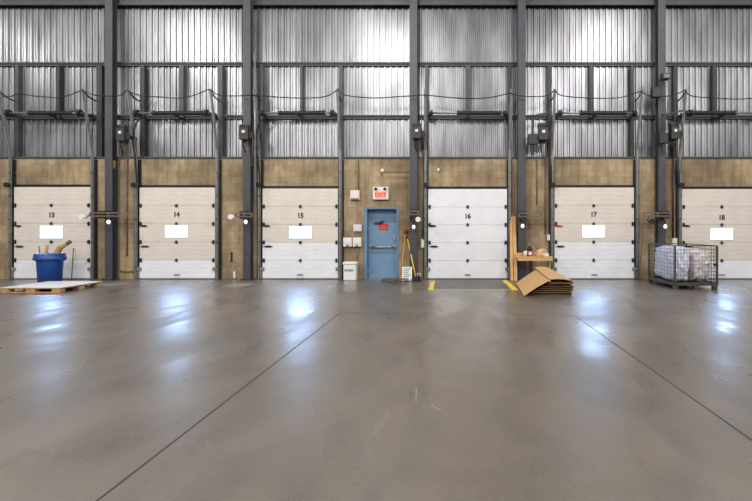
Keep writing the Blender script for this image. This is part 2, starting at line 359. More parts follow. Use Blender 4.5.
for di, (n, l, r, tp, win, nw, _, _) in enumerate(DOORS):
    x0, x1 = X(l, YD), X(r, YD); zt = Z(tp, YD); cx = (x0 + x1) / 2
    t = thing('door_%d' % (di + 1), ('white' if n == 16 else 'beige') + ' sectional dock door numbered %d, ' % n + WORD[n], 'dock door', (cx, YD, 0), kind='structure')
    ph = (zt - 0.03) / 5
    for k in range(5):                        # k = 0 is the lowest section
        z0, z1 = 0.03 + ph * k + 0.0025, 0.03 + ph * (k + 1) - 0.0025
        white = k < nw
        bm = new(); box(bm, x0, x1, YD, YD + 0.05, z0, z1, 0.004)
        ribs = 0 if n == 16 else 4
        for q in range(ribs):                 # shallow pressed ribs along each section
            zr = z0 + (z1 - z0) * (q + 0.5) / ribs
            box(bm, x0 + 0.02, x1 - 0.02, YD - 0.0025, YD + 0.002, zr - 0.05, zr + 0.05, 0.002)
        obj('panel', bm, 'doorwhite' if white else 'doorbeige', t, ('white' if white else 'beige') + ' section of the door' if n != 16 else None)
    if win:
        wx0, wx1, wz0, wz1 = X(win[0], YD) + .02, X(win[1], YD) - .02, Z(win[3], YD) + .02, Z(win[2], YD) - .02
        bm = new(); f = 0.03
        box(bm, wx0 - f, wx1 + f, YD - 0.015, YD - 0.002, wz1, wz1 + f); box(bm, wx0 - f, wx1 + f, YD - 0.015, YD - 0.002, wz0 - f, wz0)
        box(bm, wx0 - f, wx0, YD - 0.015, YD - 0.002, wz0, wz1); box(bm, wx1, wx1 + f, YD - 0.015, YD - 0.002, wz0, wz1)
        wf = obj('window', bm, 'cream', t)
        bm = new(); box(bm, wx0, wx1, YD - 0.012, YD - 0.004, wz0, wz1)
        obj('pane', bm, 'pane', wf, 'bright daylit window pane')
        d = bpy.data.lights.new('window_daylight', 'AREA'); d.shape = 'RECTANGLE'; d.size = wx1 - wx0; d.size_y = wz1 - wz0
        d.energy = 29 * math.pi * d.size * d.size_y; d.color = (0.34, 0.58, 1.0)
        lo_ = bpy.data.objects.new('window_daylight', d); COL.objects.link(lo_); lo_.location = ((wx0 + wx1) / 2, YD - .02, (wz0 + wz1) / 2)
        lo_.rotation_euler = (-math.pi / 2, 0, 0)                       # daylight entering through the pane
    text('number', str(n), 0.24, (cx if not win else (wx0 + wx1) / 2, YD - 0.008, Z(216.3 if n == 16 else (win[2] - 10.3), YD)), 'ink', t, 0.9, 0.009)
    for k in range(1, 5):                     # hinges at each seam: middle and both edges
        zs = 0.03 + ph * k
        hx = cx if not win else (wx0 + wx1) / 2
        bm = new(); box(bm, hx - .035, hx + .035, YD - .03, YD - .002, zs - .055, zs + .055, .006); tube(bm, [(hx - .05, YD - .03, zs), (hx + .05, YD - .03, zs)], .017)
        obj('hinge', bm, 'dark', t)
        for sx in (x0 + .05, x1 - .05):
            bm = new(); box(bm, sx - .035, sx + .035, YD - .025, YD - .002, zs - .07, zs + .07, .005); tube(bm, [(sx - .045, YD - .03, zs), (sx + .045, YD - .03, zs)], .018)
            box(bm, sx - .025, sx + .025, YD - .06, YD - .02, zs - .04, zs + .04, .006)
            obj('roller_hinge', bm, 'dark', t)
    bm = new(); hx = cx; tube(bm, [(hx - .09, YD - .002, .16), (hx - .09, YD - .05, .16), (hx + .09, YD - .05, .16), (hx + .09, YD - .002, .16)], .014)
    obj('handle', bm, 'dark', t)
    for (py, wd, m) in ((226, .13, 'red' if n == 17 else 'dark'), (246.5, .2, 'dark')):
        bm = new(); zz = Z(py, YD); box(bm, x0 + .1, x0 + .1 + wd, YD - .03, YD - .002, zz - .035, zz + .035, .006); tube(bm, [(x0 + .03, YD - .03, zz), (x0 + .16 + wd, YD - .03, zz)], .012)
        obj('slide_bolt', bm, m, t, 'red slide bolt' if m == 'red' else None)
    for sx in (-1, 1):
        bm = new(); ex = x0 + .0 if sx < 0 else x1
        box(bm, min(ex, ex + sx * .07), max(ex, ex + sx * .07), YD - .02, YD + .05, .03, .28, .006); box(bm, ex - .07, ex + .07, YD - .05, YD - .01, .3, .42, .008)
        obj('bottom_bracket', bm, 'grey', t)
    bm = new(); box(bm, x0, x1, YD + .005, YD + .045, .002, .032); obj('bottom_seal', bm, 'black', t)
    # lintel angle over the opening
    bm = new(); box(bm, x0 - .12, x1 + .12, 14.975, 15.0, zt - .02, zt + .09); box(bm, x0 - .12, x1 + .12, 14.94, 14.975, zt + .07, zt + .09)
    tag(obj('trim_%d' % (10 + di), bm, 'dark'), 'dark steel lintel angle over dock door %d' % n, 'lintel', kind='structure')

    # tracks: upright to the lintel, then leaning into the hall
    zk = Z(150, 14.85); ztop = Z(88.5, 14.45)
    for side in (-1, 1):
        if n == 18 and side > 0: continue
        bx = (x0 - .09) if side < 0 else (x1 + .09)
        nb = NEI[n][0 if side < 0 else 1]
        lab = 'galvanised lift track of dock door %d on its %s side' % (n, nb) if nb != 'the frame edge' else 'galvanised lift track of dock door 13 away from door 14'
        tr = thing('door_track', lab, 'door track', (bx, 14.85, 0), 'lift tracks of the dock doors')
        bm = new(); P = [(bx, 14.85, 0.01), (bx, 14.85, zk), (bx, 14.45, ztop)]
        def shift(dx, dy): return [(p[0] + dx, p[1] + dy, p[2]) for p in P]
        bar(bm, P, .025); bar(bm, shift(.035, .03), .02); bar(bm, shift(-.035, .03), .02); bar(bm, shift(0, .055), .07, .15)
        obj('rail', bm, 'track', tr)
        bm = new(); bx2 = bx - side * .0; box(bm, bx2 - .1, bx2 + .1, 14.975, 14.998, 0.005, ZB - .05); box(bm, bx2 + side * .07 - .012, bx2 + side * .07 + .012, 14.9, 14.975, 0.005, ZB - .05)
        obj('wall_angle', bm, 'dark', tr)
        for zb in (.45, 1.3, 2.1, 2.9, 3.7):
            bm = new(); box(bm, bx - .06, bx + .06, 14.9, 14.975, zb - .04, zb + .04, .004); tube(bm, [(bx, 14.83, zb), (bx, 14.92, zb)], .02, 6, False)
            obj('bracket', bm, 'dark', tr)
        # brace from the track head back to the wall post
        bm = new(); bar(bm, [(bx, 14.5, ztop - .06), (bx, 14.75, ztop - .2), (bx, 15.05, ztop - .26)], .035)
        obj('brace', bm, 'dark', tr)
        if side < 0:
            bm = new(); zz = Z(185, 14.8); tube(bm, [(bx, 14.72, zz), (bx, 14.8, zz)], .085, 14); tube(bm, [(bx, 14.69, zz), (bx, 14.84, zz)], .03, 8)
            obj('pulley', bm, 'black', tr)
    # spring shaft above the door
    zs = Z(113, 14.62); ys = 14.62
    sx0, sx1 = x0 + .01, x1 - .01
    sh = thing('spring_shaft', 'steel counterbalance shaft with one black coil spring above dock door %d' % n, 'door spring', ((sx0 + sx1) / 2, ys, zs), 'spring shafts above the dock doors')
    bm = new(); tube(bm, [(sx0, ys, zs), (sx1, ys, zs)], .035); obj('shaft', bm, 'track', sh)
    SPR = {13: (30, 72), 14: (154, 202), 15: (280, 324), 16: (458, 500), 17: (581, 625), 18: (687, 734)}[n]
    bm = new(); a, b = X(SPR[0], ys), X(SPR[1], ys); N = 60
    tube(bm, [(a + (b - a) * i / N, ys, zs) for i in range(N + 1)], [.062 + .012 * (i % 2) for i in range(N + 1)], 14)
    obj('coil_spring', bm, 'black', sh)
    for q in (a, b):
        bm = new(); tube(bm, [(q - .04, ys, zs), (q + .04, ys, zs)], .085, 12); obj('spring_cone', bm, 'dark', sh)
    for q in (x0 + .12, x1 - .12):
        bm = new(); tube(bm, [(q - .05, ys, zs), (q - .03, ys, zs), (q + .03, ys, zs), (q + .05, ys, zs)], [.115, .09, .09, .115], 16); obj('cable_drum', bm, 'black', sh)
    for q in (x0 + .035, (x0 + x1) / 2, x1 - .035):
        bm = new(); box(bm, q - .02, q + .02, ys - .05, 15.02, zs - .05, zs + .04); box(bm, q - .03, q + .03, 15.0, 15.05, zs - .12, zs + .1); obj('bearing_bracket', bm, 'dark', sh)

# ------------------------------------------------------------------ long sagging cable, one span per bay, on the track heads
def cable(name, pts, r, m, label, cat='cable', group=None):
    bm = new()
    P = [Vector(p) for p in pts]; out = []
    for i in range(len(P) - 1):               # Catmull-Rom through the points
        p0, p1, p2, p3 = P[max(0, i - 1)], P[i], P[i + 1], P[min(len(P) - 1, i + 2)]
        for s in range(6):
            u = s / 6
            out.append(0.5 * ((2 * p1) + (p2 - p0) * u + (2 * p0 - 5 * p1 + 4 * p2 - p3) * u * u + (3 * p1 - p0 - 3 * p2 + p3) * u ** 3))
    out.append(P[-1])
    tube(bm, out, r, 6)
    return tag(obj(name, bm, m), label, cat, group)
def pp(px, py, Y): return (X(px, Y), Y, Z(py, Y))
YC = 14.46
G = 'black cables strung between the track heads'
cable('overhead_cable', [pp(2, 97, YC), pp(12, 96, YC), pp(18, 94, YC), pp(40, 96.5, YC), pp(62, 97, YC), pp(82, 90, YC)], .018, 'black', 'black cable sagging between the track heads over dock door 13', group=G)
cable('overhead_cable', [pp(82, 90, YC), pp(92, 94.5, YC), pp(108, 96, YC), pp(120, 95.5, YC), pp(126.5, 90, YC)], .018, 'black', 'short black cable crossing the column between doors 13 and 14', group=G)
cable('overhead_cable', [pp(126.5, 90, YC), pp(138, 95, YC), pp(160, 97, YC), pp(185, 97.5, YC), pp(210, 89, YC)], .018, 'black', 'black cable sagging between the track heads over dock door 14', group=G)
cable('overhead_cable', [pp(210, 89, YC), pp(219, 95, YC), pp(235, 96, YC), pp(252, 95, YC)], .018, 'black', 'short black cable crossing the column between doors 14 and 15', group=G)
cable('overhead_cable', [pp(252, 95, YC), pp(270, 96.5, YC), pp(300, 98, YC), pp(325, 96.5, YC), pp(338.5, 89, YC)], .018, 'black', 'black cable sagging between the track heads over dock door 15', group=G)
cable('overhead_cable', [pp(338.5, 89, YC), pp(345, 95, YC), pp(372, 98, YC), pp(400, 96.5, YC), pp(426, 95, YC)], .018, 'black', 'long black cable sagging high above the blue door', group=G)
cable('overhead_cable', [pp(426, 95, YC), pp(445, 97, YC), pp(468, 98.5, YC), pp(490, 97.5, YC), pp(510, 93, YC)], .018, 'black', 'black cable sagging between the track heads over dock door 16', group=G)
cable('overhead_cable', [pp(510, 93, YC), pp(522, 96, YC), pp(545, 96, YC), pp(555, 90, YC)], .018, 'black', 'short black cable crossing the column between doors 16 and 17', group=G)
cable('overhead_cable', [pp(555, 90, YC), pp(562, 95.5, YC), pp(590, 98, YC), pp(620, 97.5, YC), pp(641, 91, YC)], .018, 'black', 'black cable sagging between the track heads over dock door 17', group=G)
cable('overhead_cable', [pp(641, 91, YC), pp(650, 96, YC), pp(668, 96, YC), pp(677, 94, YC), pp(685, 90, YC)], .018, 'black', 'short black cable crossing the column between doors 17 and 18', group=G)
cable('overhead_cable', [pp(685, 90, YC), pp(692, 96, YC), pp(715, 98, YC), pp(740, 99, YC), pp(765, 97, YC)], .018, 'black', 'black cable sagging towards the frame edge over dock door 18', group=G)

# ------------------------------------------------------------------ door operators on the columns
def operator(px, py, w, h, lab, chain_to, extra=False):
    Y = 14.4; cx, cz = X(px, Y), Z(py, Y); w, h = w * S * .96, h * S * .96
    t = thing('door_operator', lab, 'door motor', (cx, Y, cz), 'electric door operators beside the columns')
    bm = new(); box(bm, cx - w / 2, cx + w / 2, Y - .12, Y + .1, cz - h / 2, cz + h / 2, .015); obj('housing', bm, 'dark', t)
    bm = new(); lw = w * .17; box(bm, cx - lw, cx + lw * .9, Y - .124, Y - .119, cz + .05 * h, cz + .25 * h); obj('label_plate', bm, 'cream', t, 'small white data plate')
    bm = new(); tube(bm, [(cx - w * .55, Y, cz + h * .62), (cx + w * .45, Y, cz + h * .62)], h * .17, 14); obj('motor', bm, 'dark', t)
    bm = new(); box(bm, cx - w * .42, cx + w * .42, Y + .1, Y + .16, cz - h * .7, cz + h * .9); box(bm, cx - w * .3, cx + w * .3, Y + .1, 14.96, cz - .05, cz + .02); obj('mounting_plate', bm, 'steel', t)
    bm = new(); tube(bm, [(cx + w * .6, Y - .05, cz - h * .1), (cx + w * .6, Y + .02, cz - h * .1)], .12, 16); tube(bm, [(cx + w * .3, Y - .02, cz - h * .1), (cx + w * .62, Y - .02, cz - h * .1)], .03); obj('chain_wheel', bm, 'black', t)
    bm = new(); zc = Z(chain_to, Y)
    for s in (-.1, .1): tube(bm, [(cx + w * .6 + s, Y - .03, cz - h * .1), (cx + w * .6 + s * .6, Y - .03, zc)], .011, 5)
    tube(bm, [(cx + w * .6 - .06, Y - .03, zc), (cx + w * .6, Y - .03, zc - .06), (cx + w * .6 + .06, Y - .03, zc)], .011, 5)
    obj('hand_chain', bm, 'rustpipe', t)
    bm = new(); tube(bm, [(cx - w * .25, Y, cz - h / 2), (cx - w * .25, Y, cz - h / 2 - .22), (cx - w * .1, Y + .1, cz - h / 2 - .4)], .022); obj('cord', bm, 'black', t)
    if extra:
        bm = new(); bar(bm, [(cx - .35, Y + .05, cz - .7), (cx - .35, Y + .05, cz + .65)], .06); bar(bm, [(cx - .35, Y, cz + .6), (cx + .3, Y, cz + .75)], .05); box(bm, cx - .5, cx - .2, Y - .05, Y + .1, cz - .35, cz + .0, .02); obj('gearbox', bm, 'dark', t)
operator(122.5, 135, 8, 13, 'dark door operator with white plate beside the column between doors 13 and 14', 172)
operator(245, 134, 9, 12, 'dark door operator with white plate on the column between doors 14 and 15', 165)
operator(417, 133, 8.5, 12, 'dark door operator with white plate on the column next to the blue door', 168)
operator(543, 134, 9, 13, 'dark door operator with white plate beside the column between doors 16 and 17', 165, True)
operator(674, 133, 8, 13, 'bulky dark door operator with gearbox on the column between doors 17 and 18', 170, True)

for l, n in ((139.5, 14), (262.5, 15), (554.5, 17), (682, 18)):
    cable('power_cord', [pp(l + 3, 117, 14.75), pp(l - 3.5, 124, 14.7), pp(l - 6.5, 140, 14.72), pp(l - 4.5, 158, 14.75), pp(l - 3.5, 172, 14.78), pp(l - 3, 183, 14.79)], .028, 'black', 'thick black cord hanging behind the lift track of dock door %d' % n, 'cord', 'cords behind the lift tracks')
# flood lamp on the last column
Y = 14.42
t = thing('flood_lamp', 'black flood lamp on a bent bracket high on the column between doors 17 and 18', 'lamp', (X(660, Y), Y, Z(82, Y)))
bm = new(); cx, cz = X(665, Y), Z(77, Y); box(bm, cx - .13, cx + .13, Y - .12, Y + .1, cz - .1, cz + .1, .02); obj('head', bm, 'dark', t)
bm = new(); box(bm, cx - .09, cx + .09, Y - .128, Y - .119, cz - .06, cz + .06); obj('lens', bm, 'grey', t, 'grey glass lens')
bm = new(); tube(bm, [(cx - .05, Y, cz - .1), pp(660, 83, Y), pp(657, 90, Y)], .04); obj('bracket', bm, 'dark', t)
bm = new(); a, b = X(657, Y), Z(91.5, Y); box(bm, a - .17, a + .17, Y - .06, Y + .12, b - .2, b + .14, .02); obj('junction_box', bm, 'dark', t)

# ------------------------------------------------------------------ swing-arm dock lights
def dock_light(a, b, py, head, lamp, dark, lab, colx):
    Y = 14.36; t = thing('dock_light', lab, 'dock light', (colx, 14.5, Z(py, 14.5)), 'swing arm dock lights on the columns')
    bm = new(); z1, z0 = Z(py - 1.6, Y), Z(py + 1.6, Y)
    for z in (z0, z1): bar(bm, [(X(a, Y), Y, z), (X(b, Y), Y, z)], .045)
    for q in (a, (a + b) / 2, b): bar(bm, [(X(q, Y), Y, z0), (X(q, Y), Y, z1)], .04)
    obj('arm', bm, 'rustpipe', t)
    bm = new(); box(bm, colx - .1, colx + .1, Y + .02, 14.7, z0 - .08, z1 + .08, .008); obj('mount', bm, 'dark', t)
    hx, hz = X(head[0], Y), Z(head[1], Y)
    bm = new(); tube(bm, [(hx, Y + .02, hz), (hx, Y - .1, hz), (hx, Y - .24, hz)], [.04, .07, .085], 16); obj('shade', bm, 'black' if dark else 'white', t, 'black lamp shade' if dark else 'white lamp shade')
    bm = new(); tube(bm, [(hx, Y - .05, hz), ((hx + X((a if abs(a - head[0]) < abs(b - head[0]) else b), Y)) / 2, Y, hz + .05), (X(min(max(head[0], a), b), Y), Y, z0)], .02); obj('swivel', bm, 'dark', t)
    lx, lz = X(lamp[0], Y), Z(lamp[1], Y)
    bm = new(); bmesh.ops.create_uvsphere(bm, u_segments=14, v_segments=10, radius=.06, matrix=Matrix.Translation((lx, Y - .02, lz)) @ Matrix.Diagonal((1, 1, 1.25, 1)))
    for f in bm.faces: f.smooth = True
    obj('bulb', bm, 'lampglass', t, 'small white bulb')
    bm = new(); tube(bm, [(lx, Y, lz + .05), (lx, Y, z0)], .025); obj('socket', bm, 'dark', t)
dock_light(90, 127, 214.5, (87, 217), (109, 222), False, 'double bar dock light arm with white lamp on the column between doors 13 and 14', CX[0])
dock_light(236, 252, 215, (234, 217), (246, 222), False, 'short dock light arm with round white lamp on the column between doors 14 and 15', CX[1])
dock_light(401.5, 418, 213, (418.5, 219.5), (413.7, 227), False, 'short dock light arm with round white lamp on the column next to the blue door', CX[2])
dock_light(519, 541, 215, (523, 220), (522.5, 226), True, 'double bar dock light arm above the lumber and wooden shelf', CX[3])
dock_light(644, 671, 214.5, (649.5, 221.5), (665, 226.5), True, 'double bar dock light arm with black lamp above the wire cage', CX[4])
cable('hose', [pp(643.5, 216, 14.36), pp(642.5, 235, 14.5), pp(641, 258, 14.6), (X(640.5, 14.6), 14.6, .02)], .022, 'rustpipe', 'thin brown hose hanging from the dock light arm beside the wire cage', 'hose')

# ------------------------------------------------------------------ conduits and small boxes on the block wall
def conduit(pts, Y, r, m, label, name='conduit', cat='conduit'):
    bm = new(); P = [Vector(pp(a, b, Y)) for a, b in pts]; out = [P[0]]
    for i in range(1, len(P) - 1):             # rounded bends
        d0, d1 = (P[i - 1] - P[i]), (P[i + 1] - P[i]); q = min(.12, d0.length / 2, d1.length / 2)
        A, B = P[i] + d0.normalized() * q, P[i] + d1.normalized() * q
        out += [A, (A + B) / 4 + P[i] / 2, B]
    out.append(P[-1]); tube(bm, out, r, 8)
    return tag(obj(name, bm, m), label, cat)
conduit([(119, 140), (119, 271.5), (133, 271.5)], 14.97, .022, 'rustpipe', 'thin brown conduit turning towards dock door 14 near the floor')
conduit([(127, 152), (127, 256)], 14.97, .018, 'rustpipe', 'thin straight conduit beside dock door 14 ending above the floor')
conduit([(255, 52), (255, 200)], 14.62, .035, 'pipe', 'tall pale pipe rising past the cable beside dock door 15')
conduit([(422.8, 150), (422.8, 240)], 14.97, .02, 'pipe', 'thin grey conduit beside dock door 16 ending in a small box')
conduit([(537, 160), (537, 205)], 14.97, .018, 'rustpipe', 'short brown conduit on the wall above the wooden shelf')
conduit([(545.5, 150), (545.5, 234)], 14.97, .022, 'rustpipe', 'thin brown conduit beside dock door 17 ending in a small box')
conduit([(673, 150), (673, 238)], 14.9, .03, 'dark', 'dark conduit beside dock door 18 above the wire cage')
conduit([(381.5, 175.5), (381.5, 172.3), (409.5, 172.3)], 14.65, .022, 'rustpipe', 'bent brown pipe on the wall above the red lettered exit sign', 'pipe', 'pipe')
conduit([(358.5, 160), (358.5, 191)], 14.975, .018, 'rustpipe', 'thin conduit dropping to the cream alarm box')
conduit([(357.5, 246), (357.5, 260)], 14.975, .014, 'pipe', 'short thin tube under the two white dispensers')

def wallbox(name, a, b, t_, bt, dep, m, lab, cat, parts=()):
    x0, x1, z0, z1 = X(a), X(b), Z(bt), Z(t_); y = 15.0 - dep
    t = thing(name, lab, cat, ((x0 + x1) / 2, 15.0, (z0 + z1) / 2))
    bm = new(); box(bm, x0, x1, y, 14.999, z0, z1, min(.015, dep * .2)); obj('body', bm, m, t)
    for (pn, fa, fb, ft, fb2, pm, pl) in parts:      # fractions of the face
        bm = new(); box(bm, x0 + (x1 - x0) * fa, x0 + (x1 - x0) * fb, y - .012, y + .004, z1 - (z1 - z0) * fb2, z1 - (z1 - z0) * ft, .003)
        obj(pn, bm, pm, t, pl)
    return t
wallbox('junction_box', 112.5, 117.5, 161, 169, .14, 'tan', 'small tan box on the wall beside the column near door 14', 'junction box', [('cover', .1, .9, .1, .9, 'tan', None)])
wallbox('junction_box', 421, 425, 239, 248, .09, 'cream', 'small cream box at the end of the conduit beside door 16', 'junction box', [('cover', .15, .85, .12, .88, 'white', None)])
wallbox('junction_box', 546, 550, 234, 241, .09, 'pipe', 'small grey box at the end of the conduit beside door 17', 'junction box', [('cover', .15, .85, .12, .88, 'white', None)])
wallbox('junction_box', 671, 676, 238, 247, .1, 'cream', 'small pale box below the dark conduit above the wire cage', 'junction box', [('cover', .15, .85, .12, .88, 'cream', None)])
wallbox('wall_socket', 233.8, 236, 271.5, 278, .05, 'white', 'tiny white box low on the wall between doors 14 and 15', 'socket', [('cover', .2, .8, .1, .9, 'white', None)])
wallbox('hook', 231.3, 232.6, 252, 262, .05, 'black', 'small black hook on the wall between doors 14 and 15', 'hook')
wallbox('junction_box', 381, 384, 169, 172, .07, 'cream', 'tiny cream box at the bend of the brown pipe', 'junction box')
wallbox('sensor', 437.5, 439.5, 168.5, 171.5, .1, 'white', 'tiny white sensor on the wall above dock door 16', 'sensor')

wallbox('alarm_box', 350.8, 360, 190.5, 200, .12, 'cream', 'square cream alarm box on the wall above the dispensers', 'alarm', [('front_cover', .06, .94, .06, .8, 'cream', None), ('bottom_strip', .08, .92, .86, .98, 'rustpipe', 'brown lower edge')])
wallbox('paper_box', 353.5, 362, 224.5, 231.5, .08, 'lavender', 'pale lilac box on the wall above the two white dispensers', 'box', [('cover', .07, .93, .1, .9, 'lavender', None)])
for a, b, lab in ((344, 352.6, 'white wall dispenser nearest dock door 15, above the white bin'), (353.4, 362, 'white wall dispenser nearest the blue door, below the lilac box')):
    wallbox('dispenser', a, b, 237.5, 246.5, .13, 'cream', lab, 'dispenser', [('cover', .05, .95, .04, .6, 'white', None), ('nozzle', .35, .65, .78, .98, 'grey', 'grey nozzle')])

# emergency exit sign
x0, x1, z0, z1 = X(373, 14.9), X(388.5, 14.9), Z(199.5, 14.9), Z(187, 14.9)
t = thing('exit_sign', 'white box exit sign with two black lamp heads above the blue door', 'exit sign', ((x0 + x1) / 2, 15, z0))
bm = new(); box(bm, x0, x1, 14.86, 14.998, z0, z1, .012); obj('housing', bm, 'white', t)
bm = new(); box(bm, x0 + .07, x1 - .07, 14.845, 14.862, z0 + .05, z0 + .26, .004); f = obj('face', bm, 'orangelit', t, 'orange lit face')
text('lettering', 'EXIT', .2, ((x0 + x1) / 2, 14.842, z0 + .155), 'exitred', t, .95, .004)
for s in (.22, .8):
    q = x0 + (x1 - x0) * s; bm = new(); tube(bm, [(q, 14.88, z1 - .07), (q, 14.8, z1 - .07), (q, 14.74, z1 - .08)], [.035, .045, .05], 14); obj('lamp_head', bm, 'black', t, 'black lamp head')

# ------------------------------------------------------------------ the blue person door
t = thing('door_7', 'blue steel person door with panic bar and red notice', 'door', ((DL + DR) / 2, 15.200, 0), kind='structure')
bm = new(); fw = .11
box(bm, DL, DL + fw, 14.98, 15.350, 0, DT); box(bm, DR - fw * .6, DR, 14.98, 15.350, 0, DT); box(bm, DL + fw, DR - fw * .6, 14.98, 15.350, DT - .07, DT)
obj('frame', bm, 'blueframe', t)
zt = Z(221.5, 15.220)
bm = new(); box(bm, DL + fw, DR - fw * .6, 15.270, 15.300, zt + .03, DT - .07); box(bm, DL + fw, DR - fw * .6, 15.180, 15.320, zt, zt + .04, .004); obj('transom', bm, 'blueframe', t)
lx0, lx1 = DL + fw + .012, DR - fw * .6 - .012
bm = new(); box(bm, lx0, lx1, 15.220, 15.265, .02, zt - .008, .004); lf = obj('leaf', bm, 'blue', t)
bm = new(); zz = Z(247, 15.200); box(bm, lx0 + .03, lx0 + .13, 15.150, 15.220, zz - .06, zz + .06, .01); box(bm, lx1 - .13, lx1 - .03, 15.150, 15.220, zz - .06, zz + .06, .01); tube(bm, [(lx0 + .08, 15.150, zz), (lx1 - .08, 15.150, zz)], .032, 10); obj('panic_bar', bm, 'chrome', t, 'steel panic bar')
bm = new(); box(bm, lx0 + .1, lx1 - .06, 15.205, 15.220, zz - .22, zz - .13, .004); obj('kick_strip', bm, 'blueframe', t)
bm = new(); zh = Z(240, 15.200); box(bm, lx1 - .12, lx1 - .05, 15.200, 15.220, zh - .09, zh + .14, .006); tube(bm, [(lx1 - .085, 15.210, zh), (lx1 - .085, 15.160, zh)], .03, 10); obj('lock', bm, 'chrome', t, 'steel lock plate')
bm = new(); box(bm, lx0 + .2, lx0 + .5, 15.160, 15.220, zt - .09, zt - .03, .008)
bar(bm, [(lx0 + .35, 15.170, zt - .04), (lx0 + .62, 15.0, zt + .01), (lx0 + .42, 15.200, zt + .02)], .02); obj('closer', bm, 'dark', t, 'dark door closer')
bm = new(); nx0, nx1, nz0, nz1 = X(378.5, 15.2), X(388, 15.2), Z(230.3, 15.200), Z(224, 15.200)
box(bm, nx0, nx1, 15.212, 15.221, nz0, nz1); sg = obj('notice', bm, 'red', t, 'small red notice with yellow lettering')
bm = new(); random.seed(3)
for r_, (fa, fb) in enumerate(((.2, .72), (.12, .88), (.2, .8))):     # rows too worn to read: short dashes
    z = nz1 - (nz1 - nz0) * (.24 + .26 * r_); q = fa
    while q < fb:
        w = random.uniform(.04, .09); box(bm, nx0 + (nx1 - nx0) * q, nx0 + (nx1 - nx0) * min(q + w, fb), 15.208, 15.213, z - .010, z + .010); q += w + .03
obj('lettering', bm, 'orange', sg)
for zhn in (.25, 1.0, 1.75):
    bm = new(); tube(bm, [(lx0 - .006, 15.210, zhn - .06), (lx0 - .006, 15.210, zhn + .06)], .014); obj('hinge', bm, 'chrome', t)
bm = new(); box(bm, DL + fw, DR - fw * .6, 15.02, 15.300, 0, .015); obj('threshold', bm, 'chrome', t, 'steel threshold')

# ------------------------------------------------------------------ things by the blue door
# white bin
Y0, Y1 = 14.5, 14.83
x0, x1 = X(342.5, Y0), X(356.5, Y0); zt = Z(262, Y0)
t = thing('waste_bin', 'squat white plastic bin with dark lettering below the wall dispensers', 'bin', ((x0 + x1) / 2, (Y0 + Y1) / 2, 0))
bm = new(); box(bm, x0 + .02, x1 - .02, Y0 + .02, Y1, 0.0, zt - .1, .03); obj('body', bm, 'white', t)
bm = new(); box(bm, x0, x1, Y0, Y1 + .02, zt - .1, zt, .03); obj('lid', bm, 'white', t)
bm = new(); random.seed(5); xa = x0 + .06
for w in (.05, .03, .05, .04, .02, .045):
    zc = zt - .29
    box(bm, xa, xa + .013, Y0 + .014, Y0 + .021, zc - .035, zc + .035); box(bm, xa, xa + w, Y0 + .014, Y0 + .021, zc + .018, zc + .035)
    if w > .03: box(bm, xa + w - .013, xa + w, Y0 + .014, Y0 + .021, zc - .035, zc + .035)
    xa += w + .013
obj('lettering', bm, 'ink', t, 'dark printed word')
# poles, holder, notice board, cable coil, dark base to the right of the blue door
t = thing('tool_holder', 'small round red holder on the wall above the leaning poles', 'holder', (X(406), 15, Z(231)))
bm = new(); zc = Z(231); cx = X(406.2); tube(bm, [(cx, 14.998, zc), (cx, 14.9, zc), (cx, 14.86, zc)], [.075, .08, .06], 18); obj('body', bm, 'dullred', t)
bm = new(); tube(bm, [(cx, 14.87, zc), (cx, 14.83, zc)], .03, 10); obj('hub', bm, 'black', t, 'black hub')
def pole(name, a, b, r, m, lab, tipm, tip):
    t = thing(name, lab, 'pole', b)
    bm = new(); tube(bm, [a, b], r, 10); obj('handle', bm, m, t)
    bm = new(); A, B = Vector(a), Vector(b); d = (B - A).normalized()
    tube(bm, [B - d * .14, B - d * .02], r * 1.25, 10); obj(tip, bm, tipm, t)
    bm = new(); tube(bm, [A, A + d * .1], r * 1.2, 10); obj('grip', bm, tipm, t)
pole('broom_handle', pp(405.3, 236, 14.95), (X(400.5, 14.7), 14.7, .01), .022, 'orange', 'orange pole leaning on the wall nearest the blue door', 'orange', 'tip')
pole('squeegee_handle', pp(407, 236, 14.93), (X(416.5, 14.42), 14.42, .01), .022, 'yellow', 'yellow pole leaning away from the blue door towards the column', 'black', 'ferrule')
Yn = 14.42
t = thing('notice_board', 'white lettered sheet standing on the floor against the leaning poles', 'sign', (X(407, Yn), Yn, 0))
rot = Matrix.Rotation(math.radians(-9), 3, 'X'); x0, x1, hh = X(402, Yn), X(412, Yn), Z(267, Yn)
bm = new(); box(bm, x0, x1, Yn - .006, Yn + .006, .006, hh + .006, 0, rot); obj('board', bm, 'white', t)
bm = new(); 
for k in range(6):
    q = 1 - (k + 1) / 7.2
    c = Vector(((x0 + x1) / 2 - .02 * (k % 3), Yn, hh / 2 + .006)) + rot @ Vector((0, -.009, (q - .5) * hh))
    w = (x1 - x0) * (.34 - .04 * (k % 3))
    box(bm, c.x - w, c.x + w, c.y - .002, c.y + .002, c.z - .014, c.z + .014, 0, rot)
obj('lettering', bm, 'greyink', t, 'grey green lines of print')
random.seed(11)
P = []
for k in range(52):
    a = k * .61; rr = .25 + .16 * math.sin(k * .37) + random.uniform(-.03, .03)
    P.append((X(396, 14.2) + rr * 1.35 * math.cos(a), 14.15 + rr * 1.1 * math.sin(a), .03 + .0011 * k + random.uniform(0, .02)))
P += [(X(404, 14.1), 14.0, .03), (X(410, 14.1), 14.15, .02)]
cable('cable_coil', P, .012, 'rustpipe', 'loose coil of dark brown cable on the floor before the blue door', 'cable')
Yb = 14.33
t = thing('rubber_chock', 'black rubber chock on the floor at the column foot by door 16', 'chock', (X(418, Yb), Yb, 0))
bm = new(); x0, x1 = X(413.5, Yb), X(421, Yb)
vs = [(x0, .0), (x1, .0), (x1, .14), (x1 - .06, .17), (x0 + .1, .17), (x0, .06)]
